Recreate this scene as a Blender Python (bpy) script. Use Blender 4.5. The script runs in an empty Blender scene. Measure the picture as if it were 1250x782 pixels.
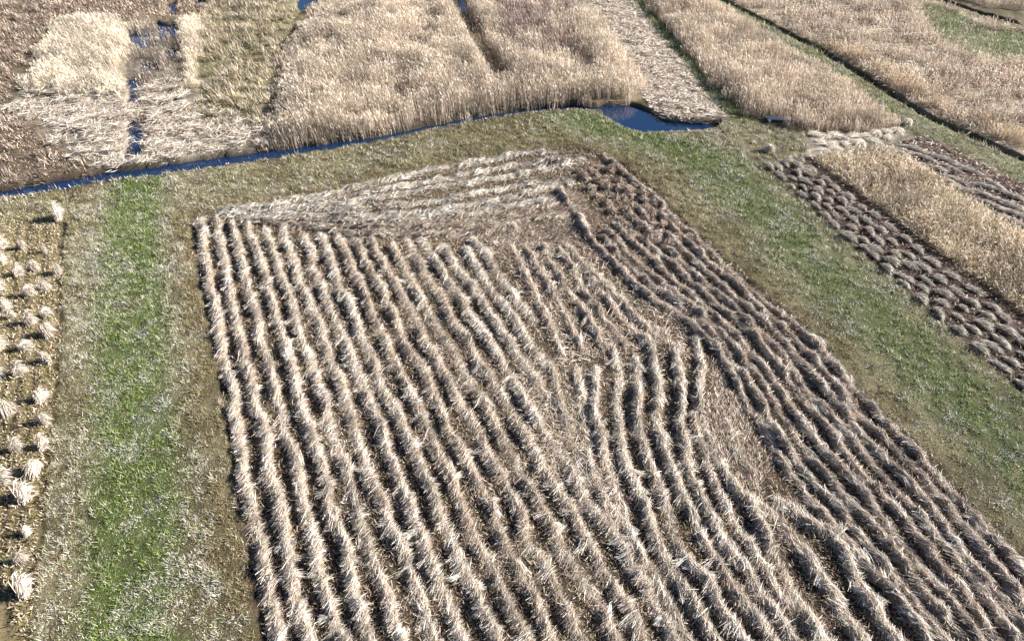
import bpy, math
import numpy as np
rng = np.random.default_rng(7)
S = bpy.context.scene
COL = S.collection
# ------------------------------------------------------------------ camera
H = 25.0; PITCH = math.radians(40.9); F = 833.3
cd = bpy.data.cameras.new('camera'); cam = bpy.data.objects.new('camera', cd); COL.objects.link(cam)
cam.location = (0, 0, H); cam.rotation_euler = (math.pi/2 - PITCH, 0, 0)
cd.sensor_width = 36; cd.lens = 24; cd.clip_end = 6000; cd.clip_start = .5
S.camera = cam
# ------------------------------------------------------------------ light
SUN_EL = math.radians(29); SUN_AZ = math.radians(84)      # azimuth clockwise from +Y
w = bpy.data.worlds.new('World'); S.world = w; w.use_nodes = True
nt = w.node_tree; bg = nt.nodes['Background']
sky = nt.nodes.new('ShaderNodeTexSky'); sky.sky_type = 'NISHITA'; sky.sun_disc = False
sky.sun_elevation = SUN_EL; sky.sun_rotation = SUN_AZ
nt.links.new(sky.outputs[0], bg.inputs[0]); bg.inputs[1].default_value = .05
sky.ozone_density = 2.5; sky.dust_density = .2; sky.air_density = .7
sd_ = bpy.data.lights.new('sun', 'SUN'); sd_.energy = 5.0; sd_.angle = math.radians(.5); sd_.color = (1, .955, .9)
sun = bpy.data.objects.new('sun', sd_); COL.objects.link(sun)
sun.rotation_euler = (math.pi/2 - SUN_EL, 0, -SUN_AZ + math.pi)
sun.location = (30, 10, 60)
S.view_settings.view_transform = 'Standard'; S.view_settings.look = 'None'
S.view_settings.exposure = 1.58; S.view_settings.gamma = 1
S.render.engine = 'CYCLES'
try: S.cycles.max_bounces = 5
except Exception: pass

# ------------------------------------------------------------------ maths
def g(px, py, z=0.0):
    dx = (px-625)/F; dy = (391-py)/F
    c, s = math.cos(PITCH), math.sin(PITCH)
    Y = c + dy*s; Z = -s + dy*c
    t = (H-z)/-Z
    return (dx*t, Y*t)
def P(pts): return np.array([g(*p) for p in pts])
def hsh(ix, iy, seed):
    n = (ix.astype(np.int64)*374761393 + iy.astype(np.int64)*668265263 + seed*1274126177) & 0x7fffffff
    n = ((n ^ (n >> 13))*1274126177) & 0x7fffffff
    n = n ^ (n >> 16)
    return (n & 0xffff)/65535.0
def vnoise(x, y, seed=0):
    x = np.asarray(x, float); y = np.asarray(y, float)
    ix = np.floor(x); iy = np.floor(y); fx = x-ix; fy = y-iy
    fx = fx*fx*(3-2*fx); fy = fy*fy*(3-2*fy)
    a = hsh(ix, iy, seed); b = hsh(ix+1, iy, seed); c = hsh(ix, iy+1, seed); d = hsh(ix+1, iy+1, seed)
    return (a*(1-fx)+b*fx)*(1-fy) + (c*(1-fx)+d*fx)*fy
def fbm(x, y, sc, seed=0, o=3):
    v = 0; a = 1; t = 0
    for i in range(o):
        v = v + a*vnoise(np.asarray(x)/sc*2**i + 17.3*i, np.asarray(y)/sc*2**i + 5.1*i, seed+i*7); t += a; a *= .55
    return v/t
def ss(a, b, x): t = np.clip((x-a)/(b-a), 0, 1); return t*t*(3-2*t)
def dist_line(X, Y, pl):
    d = np.full(np.shape(X), 1e9)
    for (ax, ay), (bx, by) in zip(pl[:-1], pl[1:]):
        vx, vy = bx-ax, by-ay
        t = np.clip(((X-ax)*vx+(Y-ay)*vy)/(vx*vx+vy*vy), 0, 1)
        d = np.minimum(d, np.hypot(X-ax-t*vx, Y-ay-t*vy))
    return d
def inside(X, Y, poly):
    c = np.zeros(np.shape(X), bool); n = len(poly)
    for i in range(n):
        x1, y1 = poly[i]; x2, y2 = poly[(i+1) % n]
        if y1 == y2: continue
        m = ((y1 > Y) != (y2 > Y)) & (X < (x2-x1)*(Y-y1)/(y2-y1)+x1)
        c ^= m
    return c
def sdist(X, Y, poly):      # positive inside, metres
    m = (X > poly[:, 0].min()-3) & (X < poly[:, 0].max()+3) & (Y > poly[:, 1].min()-3) & (Y < poly[:, 1].max()+3)
    out = np.full(np.shape(X), -3.0)
    xs, ys = X[m], Y[m]
    d = dist_line(xs, ys, np.vstack([poly, poly[:1]]))
    out[m] = np.where(inside(xs, ys, poly), d, -d)
    return out

# ------------------------------------------------------------------ regions (traced once, placed on the ground in metres)
R = {}
R['heath'] = P([(-120,-40),(70,-40),(52,50),(20,110),(20,140),(80,182),(130,212),(60,230),(-120,247)])
R['pale_reed'] = P([(38,118),(45,62),(80,30),(150,28),(162,62),(155,112),(100,122)])
R['pale_strip'] = P([(222,30),(246,25),(246,118),(228,112)])
R['top_scrub'] = P([(60,-40),(380,-40),(375,-2),(240,25),(80,30),(52,45)])
R['flat_reed'] = P([(20,135),(40,112),(100,118),(155,108),(228,106),(250,150),(330,176),(310,188),(200,204),(135,213),(82,182)])
R['wet'] = P([(158,28),(226,28),(228,104),(155,108)])
R['scrub'] = P([(244,5),(372,0),(348,60),(335,110),(325,150),(320,180),(250,152),(240,60)])
R['bed1'] = P([(318,190),(400,181),(480,168),(560,152),(640,138),(700,132),(745,131),(772,127),(786,122),(776,98),(748,52),(714,0),(690,-40),(545,-40),(385,-40),(378,20),(350,60),(335,110),(325,150)])
R['track'] = P([(690,-40),(714,0),(748,50),(790,126),(800,146),(835,152),(880,150),(905,142),(850,85),(790,15),(750,-40)])
R['bed3'] = P([(903,143),(940,153),(985,167),(1040,165),(1096,161),(1060,128),(1000,92),(930,46),(865,5),(810,-40),(748,-40),(790,15),(850,88)])
R['verge_b'] = P([(810,-40),(865,5),(930,46),(1000,92),(1060,128),(1096,161),(1130,170),(1250,232),(1400,300),(1400,268),(1250,203),(1130,150),(1000,68),(865,-4),(830,-40)])
R['reedland'] = P([(840,-40),(872,-6),(1005,62),(1135,142),(1250,195),(1400,255),(1400,60),(1250,40),(1195,28),(1130,0),(1090,-40)])
R['corner'] = P([(1130,-40),(1150,-5),(1205,14),(1400,24),(1400,-40)])
R['green_patch'] = P([(1120,5),(1160,15),(1205,38),(1400,60),(1400,140),(1250,78),(1180,75),(1130,40)])
R['bed4'] = P([(985,197),(1040,190),(1090,187),(1130,215),(1190,252),(1250,292),(1400,380),(1400,490),(1250,392),(1150,318),(1060,250)])
R['heapsA'] = P([(930,207),(985,196),(1060,250),(1150,318),(1250,392),(1400,490),(1400,620),(1250,488),(1150,402),(1040,305)])
R['heapsB'] = P([(1062,187),(1100,176),(1130,170),(1250,232),(1400,310),(1400,385),(1250,292),(1190,252),(1130,215)])
R['debris'] = P([(978,168),(1040,166),(1096,162),(1120,172),(1060,187),(985,194)])
R['field'] = P([(232,268),(330,253),(400,240),(470,224),(560,205),(640,190),(705,182),(760,205),(790,228),(849,290),(927,360),(983,408),(1049,482),(1140,573),(1200,645),(1260,715),(1360,840),(1420,900),(345,900),(320,782),(290,580),(262,430),(240,320)])
R['left_field'] = P([(-140,262),(40,262),(82,268),(78,400),(72,500),(60,620),(45,760),(30,900),(-300,900)])
DITCH = P([(-140,260),(0,241),(60,231),(130,218),(190,211),(260,201),(330,191),(400,181),(460,172),(520,159),(580,147),(640,138),(700,133),(740,136)])
POND = P([(728,129),(770,128),(794,136),(816,148),(850,151),(880,150),(874,159),(830,164),(785,165),(755,157),(736,144)])
DB = P([(822,-40),(868,-3),(1002,66),(1132,147),(1250,200),(1400,262)])
DC = P([(1095,-40),(1132,-2),(1198,20),(1250,34),(1400,45)])
GAP = P([(540,-20),(560,10),(575,38),(592,70),(612,102)])
POOLS = [P([(156,98),(172,96),(174,132),(158,136)]), P([(158,150),(178,148),(176,180),(168,200),(150,202),(156,175)]),
         P([(192,30),(218,30),(220,50),(194,52)]), P([(156,42),(188,42),(188,60),(158,62)]),
         P([(203,4),(220,4),(218,20),(206,22)]), P([(362,-14),(398,-12),(392,6),(364,16)]), P([(168,80),(194,80),(194,90),(170,90)]), P([(200,62),(224,60),(224,72),(204,74)]), P([(238,2),(256,2),(254,10),(240,11)]),
         P([(552,-16),(562,-16),(576,14),(566,20)])]
GREEN_L = P([(170,225),(162,320),(165,450),(168,600),(165,790),(165,900)])
GREEN_R = P([(700,148),(790,172),(870,205),(930,262),(1000,330),(1100,425),(1200,520),(1290,600),(1400,700)])
GREEN_T = P([(778,-10),(830,55),(870,105),(897,140)])

TRK = [P([(22,275),(18,380),(8,500),(0,600)]), P([(38,275),(32,400),(20,520),(8,640),(0,740)]), P([(58,285),(50,400),(38,520),(30,600),(12,760)])]
def water_mask(X, Y):
    wob = (fbm(X, Y, .9, 91)-.5)*.5
    hw = .6 + .4*ss(-8, -20, X) 
    m = ss(-.15, .3, hw + wob - dist_line(X, Y, DITCH))
    m = np.maximum(m, ss(-.1, .35, sdist(X, Y, POND)+wob*.5))
    m = np.maximum(m, ss(-.1, .3, .42 + wob*.5 - dist_line(X, Y, DB)))
    m = np.maximum(m, ss(-.1, .3, .5 + wob*.5 - dist_line(X, Y, DC)))
    for q in POOLS: m = np.maximum(m, ss(-.2, .3, sdist(X, Y, q)+wob*2.6))
    return m

def greenness(X, Y):
    n = fbm(X, Y, 3.0, 5)
    gl = np.exp(-(dist_line(X, Y, GREEN_L)/1.9)**4)*ss(.22, .5, n+.16)
    gr = np.exp(-(dist_line(X, Y, GREEN_R)/2.5)**2)*ss(.2, .5, n+.14)
    gt = np.exp(-(dist_line(X, Y, GREEN_T)/1.9)**4)*.9
    gv = np.clip(sdist(X, Y, R['verge_b']), 0, 1)*.55*ss(.35, .6, n)
    gp = np.clip(sdist(X, Y, R['green_patch']), 0, 1)*.7*ss(.35, .6, n)
    return np.clip(gl*1.0+gr*.9+gt+gv+gp, 0, 1)

def mixc(a, b, t): return a*(1-t[..., None]) + np.array(b)*t[..., None]
def ground_colour(X, Y):
    n1 = fbm(X, Y, 2.2, 11); n2 = fbm(X, Y, .35, 12, 2)
    c = np.zeros(X.shape+(3,)) + np.array((.075, .062, .032))
    c = mixc(c, (.15, .128, .075), ss(.35, .7, n1))
    wob = (fbm(X, Y, 1.1, 15)-.5)*.9
    def reg(name, c1, c2, soft=.25):
        nonlocal c
        m = ss(-soft, soft, sdist(X, Y, R[name])+wob)
        cc = mixc(np.zeros(X.shape+(3,))+np.array(c1), c2, ss(.3, .7, n1*.5+n2*.5))
        c = c*(1-m[..., None]) + cc*m[..., None]
    reg('heath', (.07, .05, .035), (.15, .115, .075), .5)
    reg('top_scrub', (.12, .09, .055), (.2, .165, .1), .5)
    reg('pale_reed', (.3, .25, .17), (.36, .31, .22)); reg('pale_strip', (.3, .25, .17), (.36, .31, .22))
    reg('flat_reed', (.16, .13, .1), (.34, .29, .23), 1.4)
    reg('wet', (.09, .075, .06), (.16, .14, .11))
    reg('scrub', (.1, .1, .05), (.22, .19, .11), .5)
    reg('bed1', (.13, .1, .065), (.22, .17, .11)); reg('track', (.18, .15, .1), (.34, .3, .22))
    reg('bed3', (.13, .1, .065), (.22, .17, .11)); reg('verge_b', (.12, .12, .07), (.2, .19, .12))
    reg('reedland', (.22, .17, .12), (.36, .3, .22), .4); reg('corner', (.3, .24, .16), (.36, .3, .22))
    reg('green_patch', (.13, .14, .08), (.2, .2, .12), .5)
    reg('bed4', (.24, .19, .11), (.34, .28, .18)); reg('heapsA', (.03, .02, .015), (.065, .045, .035)); reg('heapsB', (.06, .038, .03), (.13, .09, .065))
    reg('debris', (.1, .085, .06), (.28, .24, .19))
    reg('field', (.04, .03, .02), (.1, .072, .046), .12)
    reg('left_field', (.13, .105, .045), (.21, .165, .09), .15)
    tr_ = np.exp(-(np.minimum(np.minimum(dist_line(X, Y, TRK[0]), dist_line(X, Y, TRK[1])), dist_line(X, Y, TRK[2]))/.13)**2)
    c = mixc(c, (.03, .022, .015), tr_*.9)
    gg = greenness(X, Y)*.85
    c = mixc(c, (.05, .075, .018), gg*ss(.25, .6, n2+.15))
    dd = dist_line(X, Y, DITCH); c = mixc(c, (.04, .03, .02), np.exp(-(np.maximum(0, dd-.7)/.45)**2)*.85)  # bank shade painted into the ground colour as a dark muddy ditch margin
    c = c*(1-water_mask(X, Y)[..., None]) + np.array((.035, .028, .02))*water_mask(X, Y)[..., None]
    return c
def ground_z(X, Y):
    z = (fbm(X, Y, 4, 21)-.5)*.12 + (fbm(X, Y, .6, 22, 3)-.5)*.2*ss(-.3,.4,-sdist(X, Y, R['field']))
    fld = ss(-.15, .15, sdist(X, Y, R['field'])); lf = ss(-.15, .15, sdist(X, Y, R['left_field']))
    z = z + .34 - .14*np.maximum(fld, lf)
    wm = water_mask(X, Y)
    bank = np.exp(-((dist_line(X, Y, DITCH)-.95)/.4)**2)*.1
    z = z + bank*(1-wm)
    wm = wm*(.55 + .0*X)
    z = z - wm*1.5
    for q in TRK: z = z - .07*np.exp(-(dist_line(X, Y, q)/.16)**2)
    far = np.clip(1-np.maximum(np.abs(X)-110, 0)/30, 0, 1)*np.clip(1-np.maximum(np.abs(Y-50)-70, 0)/30, 0, 1)
    return z*far

# ------------------------------------------------------------------ materials
def straw_material(name, rough=.6, trans=.22):
    m = bpy.data.materials.new(name); m.use_nodes = True; n = m.node_tree; n.nodes.clear()
    out = n.nodes.new('ShaderNodeOutputMaterial'); pr = n.nodes.new('ShaderNodeBsdfPrincipled')
    at = n.nodes.new('ShaderNodeAttribute'); at.attribute_name = 'tint'
    pr.inputs['Roughness'].default_value = rough; pr.inputs['Specular IOR Level'].default_value = .35
    n.links.new(at.outputs['Color'], pr.inputs['Base Color'])
    if trans:
        tr = n.nodes.new('ShaderNodeBsdfTranslucent'); mx = n.nodes.new('ShaderNodeMixShader'); mx.inputs[0].default_value = trans
        n.links.new(at.outputs['Color'], tr.inputs['Color'])
        n.links.new(pr.outputs[0], mx.inputs[1]); n.links.new(tr.outputs[0], mx.inputs[2]); n.links.new(mx.outputs[0], out.inputs[0])
    else: n.links.new(pr.outputs[0], out.inputs[0])
    return m
M_STRAW = straw_material('dry_reed_straw', .55, .15)
M_REED = straw_material('standing_reed', .6, .3)
M_GRASS = straw_material('grass_blades', .5, .25)
M_WOOD = bpy.data.materials.new('weathered_plank'); M_WOOD.use_nodes = True
n = M_WOOD.node_tree; pr = n.nodes['Principled BSDF']; nz = n.nodes.new('ShaderNodeTexNoise'); nz.inputs['Scale'].default_value = 9
cr = n.nodes.new('ShaderNodeValToRGB'); cr.color_ramp.elements[0].color = (.32, .33, .33, 1); cr.color_ramp.elements[1].color = (.6, .6, .58, 1)
n.links.new(nz.outputs[0], cr.inputs[0]); n.links.new(cr.outputs[0], pr.inputs['Base Color']); pr.inputs['Roughness'].default_value = .7
M_GROUND = bpy.data.materials.new('peat_and_turf'); M_GROUND.use_nodes = True
n = M_GROUND.node_tree; pr = n.nodes['Principled BSDF']; pr.inputs['Roughness'].default_value = .9; pr.inputs['Specular IOR Level'].default_value = .2
at = n.nodes.new('ShaderNodeAttribute'); at.attribute_name = 'tint'
tc = n.nodes.new('ShaderNodeTexCoord'); nz = n.nodes.new('ShaderNodeTexNoise'); nz.inputs['Scale'].default_value = 9; nz.inputs['Detail'].default_value = 6; nz.inputs['Roughness'].default_value = .7
n.links.new(tc.outputs['Object'], nz.inputs['Vector'])
mr = n.nodes.new('ShaderNodeMapRange'); mr.inputs[1].default_value = .3; mr.inputs[2].default_value = .7; mr.inputs[3].default_value = .55; mr.inputs[4].default_value = 1.5
n.links.new(nz.outputs[0], mr.inputs[0])
vm = n.nodes.new('ShaderNodeVectorMath'); vm.operation = 'SCALE'; n.links.new(at.outputs['Color'], vm.inputs[0]); n.links.new(mr.outputs[0], vm.inputs['Scale'])
n.links.new(vm.outputs[0], pr.inputs['Base Color'])
bp = n.nodes.new('ShaderNodeBump'); bp.inputs['Strength'].default_value = 1; bp.inputs['Distance'].default_value = .12
n.links.new(nz.outputs[0], bp.inputs['Height']); n.links.new(bp.outputs[0], pr.inputs['Normal'])
M_WATER = bpy.data.materials.new('ditch_water'); M_WATER.use_nodes = True
n = M_WATER.node_tree; pr = n.nodes['Principled BSDF']; pr.inputs['Base Color'].default_value = (.004, .018, .055, 1); pr.inputs['Roughness'].default_value = .04; pr.inputs['IOR'].default_value = 1.45
pr.inputs['Specular IOR Level'].default_value = .9
nz = n.nodes.new('ShaderNodeTexNoise'); nz.inputs['Scale'].default_value = 5; bp = n.nodes.new('ShaderNodeBump'); bp.inputs['Strength'].default_value = .1; bp.inputs['Distance'].default_value = .02
tc = n.nodes.new('ShaderNodeTexCoord'); n.links.new(tc.outputs['Object'], nz.inputs['Vector']); n.links.new(nz.outputs[0], bp.inputs['Height']); n.links.new(bp.outputs[0], pr.inputs['Normal'])

# ------------------------------------------------------------------ mesh helpers
def mesh_from(name, co, tris, tint, mat, parent=None, quads=None, smooth=False):
    me = bpy.data.meshes.new(name)
    nt_ = len(tris); nq = 0 if quads is None else len(quads)
    me.vertices.add(len(co)); me.vertices.foreach_set('co', np.asarray(co, np.float32).ravel())
    loops = np.asarray(tris, np.int32).ravel() if nt_ else np.zeros(0, np.int32)
    st = np.arange(nt_)*3; tot = np.full(nt_, 3)
    if nq:
        st = np.concatenate([st, nt_*3+np.arange(nq)*4]); tot = np.concatenate([tot, np.full(nq, 4)])
        loops = np.concatenate([loops, np.asarray(quads, np.int32).ravel()])
    me.loops.add(len(loops)); me.loops.foreach_set('vertex_index', loops)
    me.polygons.add(nt_+nq); me.polygons.foreach_set('loop_start', st.astype(np.int32)); me.polygons.foreach_set('loop_total', tot.astype(np.int32))
    if smooth: me.polygons.foreach_set('use_smooth', np.ones(nt_+nq, bool))
    me.update()
    a = me.color_attributes.new('tint', 'FLOAT_COLOR', 'POINT')
    c4 = np.ones((len(co), 4), np.float32); c4[:, :3] = tint; a.data.foreach_set('color', c4.ravel())
    me.materials.append(mat)
    o = bpy.data.objects.new(name, me); COL.objects.link(o)
    if parent: o.parent = parent
    return o
def tag(o, label=None, cat=None, group=None, kind=None):
    if label: o['label'] = label
    if cat: o['category'] = cat
    if group: o['group'] = group
    if kind: o['kind'] = kind
    return o
class Blades:
    """collects tapered blades: base, direction, length, width"""
    def __init__(s): s.co = []; s.t = []; s.c = []; s.n = 0
    def add(s, x, y, z, az, el, L, W, col, bend=0.0, droop=None):
        N = len(x); L = np.broadcast_to(L, N); W = np.broadcast_to(W, N); az = np.broadcast_to(az, N); el = np.broadcast_to(el, N)
        d = np.stack([np.sin(az)*np.cos(el), np.cos(az)*np.cos(el), np.sin(el)], 1)
        side = np.stack([np.cos(az), -np.sin(az), np.zeros(N)], 1)
        roll = rng.uniform(-.9, .9, N)[:, None]
        up = np.cross(side, d); wv = (side*np.cos(roll)+up*np.sin(roll))*W[:, None]*.5
        b = np.stack([x, y, z], 1)
        mid = b + d*(L*.55)[:, None]
        tip = b + d*L[:, None]; tip[:, 2] -= bend*L
        v = np.stack([b-wv*.7, b+wv*.7, mid-wv, mid+wv, tip], 1).reshape(-1, 3)
        i = s.n+np.arange(N)*5
        s.t.append(np.stack([i, i+1, i+3, i, i+3, i+2, i+2, i+3, i+4], 1).reshape(-1, 3))
        s.co.append(v); s.c.append(np.repeat(col, 5, 0)); s.n += 5*N
    def tri(s, x, y, z, az, el, L, W, col):
        N = len(x); az = np.broadcast_to(az, N); el = np.broadcast_to(el, N)
        d = np.stack([np.sin(az)*np.cos(el), np.cos(az)*np.cos(el), np.sin(el)], 1)
        ra = rng.uniform(0, math.pi, N)
        wv = np.stack([np.cos(ra), np.sin(ra), np.zeros(N)], 1)*(np.broadcast_to(W, N)*.5)[:, None]
        b = np.stack([x, y, z], 1); tip = b+d*np.broadcast_to(L, N)[:, None]
        v = np.stack([b-wv, b+wv, tip], 1).reshape(-1, 3); i = s.n+np.arange(N)*3
        s.t.append(np.stack([i, i+1, i+2], 1)); s.co.append(v); s.c.append(np.repeat(col, 3, 0)); s.n += 3*N
    def raw(s, v, t, c):
        s.co.append(v); s.t.append(np.asarray(t)+s.n); s.c.append(c); s.n += len(v)
    def build(s, name, mat, parent=None):
        return mesh_from(name, np.concatenate(s.co), np.concatenate(s.t), np.concatenate(s.c), mat, parent)
def pick(N, pal, w=None, var=.22):
    pal = np.array(pal); w = np.ones(len(pal)) if w is None else np.array(w, float)
    c = pal[rng.choice(len(pal), N, p=w/w.sum())]
    return np.clip(c*rng.uniform(1-var, 1+var, (N, 1))*rng.uniform(.96, 1.04, (N, 3)), .01, .8)
def scatter(poly, dens, soft=.5, fn=None):
    x0, y0 = poly.min(0)-.4; x1, y1 = poly.max(0)+.4
    x0 = max(x0, -75); x1 = min(x1, 80); y0 = max(y0, 7); y1 = min(y1, 102)
    N = int((x1-x0)*(y1-y0)*dens); x = rng.uniform(x0, x1, N); y = rng.uniform(y0, y1, N)
    k = (np.abs(x) < .80*y + 9)                          # a margin round what can be seen
    x, y = x[k], y[k]
    k = sdist(x, y, poly) + (fbm(x, y, .9, 33)-.5)*soft*2 + (fbm(x, y, 3.5, 34)-.5)*max(0, soft-.6)*2.2 > 0
    x, y = x[k], y[k]
    if fn is not None:
        k = rng.uniform(0, 1, len(x)) < fn(x, y); x, y = x[k], y[k]
    return x, y

# ------------------------------------------------------------------ ground and water
def axis(a, b, st, far):
    mid = np.arange(a, b+st/2, st); out = []; d = st; v = b
    while v < far: d *= 1.35; v += d; out.append(v)
    lo = []; d = st; v = a
    while v > -far: d *= 1.35; v -= d; lo.append(v)
    return np.concatenate([lo[::-1], mid, out])
gx = axis(-72, 76, .16, 2500); gy = axis(5, 100, .16, 2500)
X, Y = np.meshgrid(gx, gy); sh = X.shape; X = X.ravel(); Y = Y.ravel()
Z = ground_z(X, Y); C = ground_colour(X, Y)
nx = len(gx); ii = (np.arange(sh[0]-1)[:, None]*nx + np.arange(nx-1)[None]).ravel()
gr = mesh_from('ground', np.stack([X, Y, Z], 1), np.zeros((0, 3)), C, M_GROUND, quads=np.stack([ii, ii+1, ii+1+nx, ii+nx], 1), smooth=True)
tag(gr, 'peaty reedland ground with cut fields and grass baulks', 'ground', kind='structure')
Zg = Z.reshape(sh)
def gz(x, y):
    ix = np.clip(np.searchsorted(gx, x)-1, 0, nx-2); iy = np.clip(np.searchsorted(gy, y)-1, 0, len(gy)-2)
    fx = (x-gx[ix])/(gx[ix+1]-gx[ix]); fy = (y-gy[iy])/(gy[iy+1]-gy[iy])
    return (Zg[iy, ix]*(1-fx)+Zg[iy, ix+1]*fx)*(1-fy)+(Zg[iy+1, ix]*(1-fx)+Zg[iy+1, ix+1]*fx)*fy
WZ = 0.0
wv = np.array([(-110, 20, WZ), (110, 20, WZ), (110, 120, WZ), (-110, 120, WZ)])
wa = mesh_from('ditch_water', wv, np.zeros((0, 3)), np.zeros((4, 3)), M_WATER, quads=np.array([[0, 1, 2, 3]]))
tag(wa, 'still blue water standing in the ditches and the small pond', 'water', kind='structure')

# ------------------------------------------------------------------ palettes
PALE = (.64, .56, .455); PINK = (.52, .42, .35); TAN = (.43, .345, .245); BROWN = (.24, .155, .095); DARK = (.1, .065, .045)
WHITE = (.72, .66, .57); OLIVE = (.24, .23, .09); GREEN = (.095, .16, .025); LGREEN = (.26, .33, .08); GOLD = (.45, .335, .19); GREY = (.38, .37, .31)

# ------------------------------------------------------------------ grass cover
def grass(name, poly, dens, label, excl=(), h=(.06, .16), green=1.0, base=None):
    x, y = scatter(poly, dens)
    for e in excl:
        k = sdist(x, y, R[e]) < .05; x, y = x[k], y[k]
    k = (water_mask(x, y) < .35) & (rng.uniform(0, 1, len(x)) < .65+.35*ss(.36, .6, fbm(x, y, .3, 42, 2))); x, y = x[k], y[k]
    fd = -sdist(x, y, R['field'])
    gg = greenness(x, y)*green; pat = fbm(x, y, 1.3, 41); ol = fbm(x, y, 4.5, 44)
    N = len(x)
    pg = pick(N, [GREEN, LGREEN, (.03, .06, .015), GREY, PALE], [3.2, 3.4, 1.3, .8, 1.0], .35)
    pn = pick(N, base or [PALE, GREY, OLIVE, TAN, BROWN, LGREEN], None if base else [3.6, 3.0, 2.2, 1.2, .6, 2.8], .3)
    isg = (rng.uniform(0, 1, N) < gg*.95)[:, None]
    c = np.where(isg, pg, pn)
    ed = (ss(1.5, .7, fd+(pat-.5)*1.2)*.85 > rng.uniform(0, 1, N)) & ~isg[:, 0]
    c[ed] = pick(ed.sum(), [BROWN, OLIVE, (.36, .28, .16), TAN], [1.2, 2.6, 2.4, 2])
    nearg = (np.minimum(dist_line(x, y, GREEN_L), dist_line(x, y, GREEN_R)) < 3.3) & ~ed & ~isg[:, 0] & (rng.uniform(0, 1, N) < .6)
    c[nearg] = pick(nearg.sum(), [WHITE, PALE, GREY, LGREEN], [1.6, 2, 2.6, .8])
    for (sx_, sy_, sr_) in ((195, 505, .75), (186, 632, .45), (120, 330, .4), (1222, 548, .6), (175, 415, .4)):
        q_ = g(sx_, sy_); f_ = (np.hypot(x-q_[0], (y-q_[1])*.6)+(pat-.5)*1.2 < sr_) & (rng.uniform(0, 1, N) < .5); c[f_] = pick(f_.sum(), [(.6, .6, .58), GREY, (.2, .21, .2)], [1, 1, 1])
    white = (pat > .62) & (rng.uniform(0, 1, N) < .45)
    c[white] = pick(white.sum(), [WHITE, GREY], [1, 1])
    shd = (fbm(x, y, .28, 48, 2) > .58) & ~isg[:, 0] & (rng.uniform(0, 1, N) < .6); c[shd] = pick(shd.sum(), [BROWN, DARK, OLIVE], [2, 1.5, 2])
    dk = (ol > .62) & (rng.uniform(0, 1, N) < .5) & (gg < .3)
    c[dk] = pick(dk.sum(), [BROWN, OLIVE], [1, 1.4])
    b = Blades()
    L = rng.uniform(h[0], h[1], N)*(.3+3.0*np.clip(fbm(x, y, .36, 43, 2)-.3, 0, 1))*(1.25+.016*np.maximum(y-15, 0))
    b.tri(x, y, gz(x, y)-.01, rng.uniform(0, 2*math.pi, N), rng.uniform(.15, 1.2, N), L, rng.uniform(.018, .038, N)*(1+.018*np.maximum(y-20, 0)), c)
    return tag(b.build(name, M_GRASS), label, 'grass', kind='stuff')
gl = P([(40,250),(236,262),(240,320),(262,430),(290,580),(320,782),(345,900),(10,900),(45,760),(60,620),(72,500),(78,400),(82,268)])
grass('grass_strip', gl, 850, 'green and straw mottled grass strip left of the big cut field', excl=('field', 'left_field'))
bank = P([(-140,268),(0,249),(80,238),(160,224),(260,211),(400,190),(520,168),(620,146),(700,140),(745,148),(785,168),(870,162),(905,150),(985,170),(985,196),(930,207),(850,215),(790,228),(705,182),(560,205),(400,240),(232,268),(80,275),(-140,270)])
grass('bank_grass', bank, 340, 'mottled olive grass bank between the ditch and the big cut field', excl=('field', 'heapsA'))
grr = P([(790,226),(870,205),(932,205),(1040,305),(1150,402),(1250,488),(1400,620),(1400,900),(1360,840),(1260,715),(1200,645),(1140,573),(1049,482),(983,408),(927,360),(849,290)])
grass('grass_baulk', grr, 420, 'green grass baulk running diagonally right of the big cut field', excl=('field', 'heapsA'))
grass('verge_grass', R['verge_b'], 170, 'grey green verge beside the far right ditch', h=(.08, .2))
grass('marsh_grass', R['green_patch'], 90, 'grey green grass hollow in the far right corner', h=(.1, .25))
gtt = P([(752,-40),(790,15),(850,85),(903,141),(885,148),(830,85),(776,15),(735,-40)])
grass('track_grass', gtt, 160, 'dark green grass edge along the far reed bed', h=(.08, .2))

# ------------------------------------------------------------------ flattened straw covers
def litter(name, poly, dens, label, pal, wts, soft=.5, L=(.2, .6), W=(.025, .05), az=None, spread=math.pi, el=(0, .35), zoff=.02, fn=None, cat='cut reed', excl=(), clump=0, wet=.4):
    x, y = scatter(poly, dens, soft, fn=fn)
    for e in excl: k = sdist(x, y, R[e]) < 0; x, y = x[k], y[k]
    k = water_mask(x, y) < wet; x, y = x[k], y[k]
    N = len(x); a = (az if az is not None else 0)+rng.uniform(-spread, spread, N)+(fbm(x, y, 3, 77)-.5)*2*(az is not None)
    b = Blades(); z = gz(x, y)+zoff+rng.uniform(0, .05, N)
    if clump: z = z+ss(.45, .75, fbm(x, y, .8, 78))*clump
    b.add(x, y, z, a, rng.uniform(el[0], el[1], N), rng.uniform(L[0], L[1], N), rng.uniform(W[0], W[1], N), pick(N, pal, wts, .28))
    return tag(b.build(name, M_STRAW), label, cat, kind='stuff')
litter('reed_stubble', R['field'], 170, 'short brown reed stubble and loose litter covering the big cut field', [BROWN, TAN, PINK, DARK, OLIVE, PALE], [4, 2.2, 2.0, 2.4, 1.4, 1.3],
       L=(.06, .3), W=(.014, .026), el=(0, .9), cat='stubble')
litter('flattened_reed', R['flat_reed'], 190, 'pale flattened reed lying between the wet strips in the far left', [WHITE, PALE, PINK, GREY, BROWN], [1.6, 3, 2.6, 1.6, 1.4], L=(.3, .9), W=(.025, .05), clump=.4, soft=2.4, fn=lambda x, y: .12+.88*ss(.36, .55, fbm(x, y, 1.0, 52)))
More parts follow.
